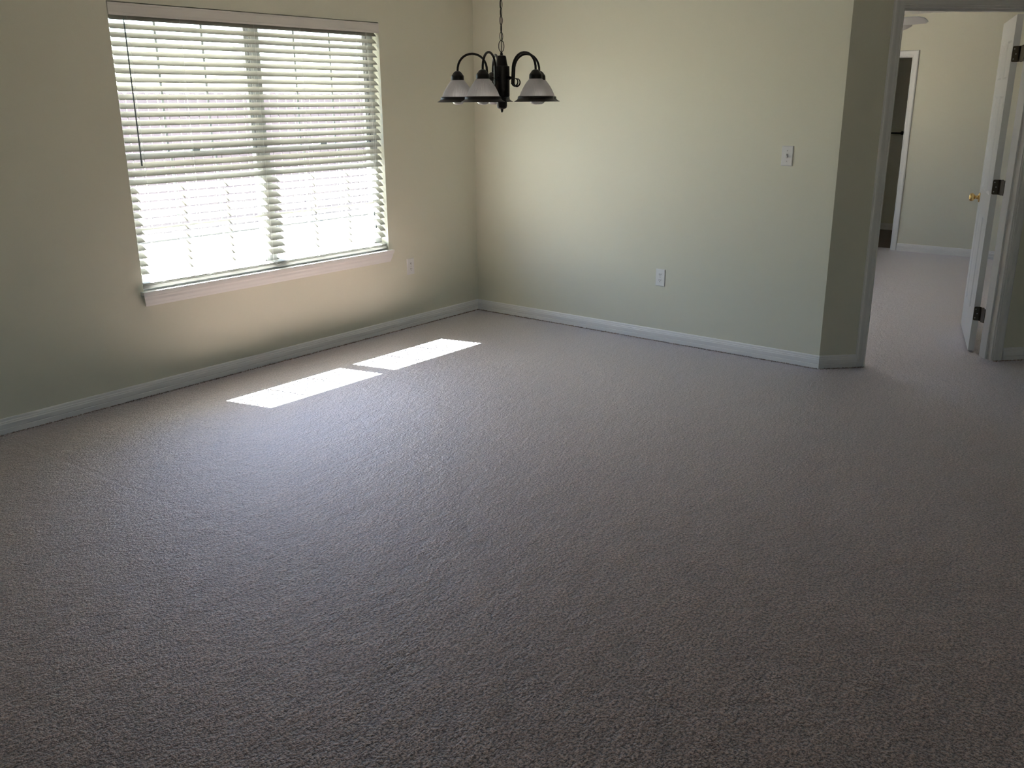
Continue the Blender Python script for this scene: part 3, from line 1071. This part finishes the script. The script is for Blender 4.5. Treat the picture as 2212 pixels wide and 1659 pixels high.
for k in range(5):
    a = a0 + k * 2 * math.pi / 5
    if bl is None:
        bm = bmesh.new()
        oc = [(0.17, -0.045), (0.22, -0.055), (0.55, -0.066), (0.63, -0.062), (0.66, -0.035), (0.664, 0.0), (0.66, 0.035), (0.63, 0.062), (0.55, 0.066), (0.22, 0.055), (0.17, 0.045)]
        ta = [bm.verts.new((x, y * math.cos(R(12)), -y * math.sin(R(18)) + 0.003)) for x, y in oc]
        tb = [bm.verts.new((x, y * math.cos(R(12)), -y * math.sin(R(18)) - 0.003)) for x, y in oc]
        n = len(oc)
        for i in range(n):
            bm.faces.new((ta[i], ta[(i + 1) % n], tb[(i + 1) % n], tb[i]))
        bm.faces.new(ta)
        bm.faces.new(tb[::-1])
        bl = obj('blade', bm, M_FANW, fan)
        bm = bmesh.new()
        box(bm, (0.09, -0.02, -0.004), (0.24, 0.02, 0.004), 0.002)
        br = obj('blade_bracket', bm, M_FANW, fan)
        o1, o2 = bl, br
    else:
        o1, o2 = share('blade', bl, fan), share('blade_bracket', br, fan)
    for o in (o1, o2):
        o.location = (0, 0, FZ)
        o.rotation_euler = (0, 0, a)
    o2.location = (0, 0, FZ - 0.006)

tb = empty('towel_bar', (6.55, -1.147, 1.172))
tag(tb, 'small dark towel bar on the wall of the dark room', 'towel bar')
bm = bmesh.new()
lathe(bm, [(0, 0), (0.022, 0), (0.022, 0.006), (0.010, 0.012), (0.010, 0.06), (0, 0.062)], 16)
bmesh.ops.rotate(bm, verts=bm.verts[:], cent=(0, 0, 0), matrix=Matrix.Rotation(R(-90), 3, 'Y'))
post = obj('post', bm, M_BRONZE, tb, True)
share('post', post, tb, (0, 0.45, 0))
bm = bmesh.new()
tube(bm, [(-0.052, 0, 0), (-0.052, 0.45, 0)], 0.009, 10)
obj('bar', bm, M_BRONZE, tb, True)

# ------------------------------------------------------------------ outdoors
struct('ground', boxes([((-30, WT + 0.001, -0.30), (30, 40, -0.16)), ((-30, -40, -0.30), (30, BY - WT, -0.16))]), M_GRASS, 'sunlit lawn outside the window', 'lawn')
struct('patio', boxes([((-9, WT, -0.16), (7, 3.2, -0.12))]), M_CONC, 'pale concrete strip outside under the window', 'patio')
EZ = 1.288 + 1.55 * (0.75 - 0.085)
struct('roof_eave', boxes([((-9, WT, EZ + 0.02), (7.5, 0.75, EZ + 0.05)), ((-9, 0.70, EZ), (7.5, 0.75, EZ + 0.17)), ((-9, 0.0, CEIL + 0.121), (7.5, 0.75, CEIL + 0.20))]), M_SOFFIT,
       'roof eave overhanging the windows outside', 'eave')
FY, FT = 7.2, 1.72
fence = empty('wooden_fence', (2, FY, -0.16))
tag(fence, 'sunlit wooden picket fence glimpsed outside between the blind slats', 'fence')
bm = bmesh.new()
w = 0.138
for (x0, x1) in ((-w / 2, w / 2),):
    pts = [(x0, 0), (x1, 0), (x1, FT + 0.13), (x1 - 0.025, FT + 0.16), (x0 + 0.025, FT + 0.16), (x0, FT + 0.13)]
    a = [bm.verts.new((x, -0.008, zz)) for x, zz in pts]
    b = [bm.verts.new((x, 0.008, zz)) for x, zz in pts]
    for i in range(len(pts)):
        j = (i + 1) % len(pts)
        bm.faces.new((a[i], a[j], b[j], b[i]))
    bm.faces.new(a)
    bm.faces.new(b[::-1])
pk = obj('picket', bm, M_FENCE, fence)
for k in range(90):
    o = pk if k == 0 else share('picket', pk, fence)
    o.location = (-6.8 + k * 0.152 + random.uniform(-0.003, 0.003), -0.02, random.uniform(-0.012, 0.012))
for zz in (0.35, 1.0, 1.55):
    obj('fence_rail', boxes([((-7, 0.0, zz), (7, 0.04, zz + 0.09))]), M_FENCE, fence)
for k in range(6):
    obj('fence_post', boxes([((-6.9 + k * 2.5, 0.04, 0), (-6.81 + k * 2.5, 0.13, FT + 0.05))]), M_FENCE, fence)
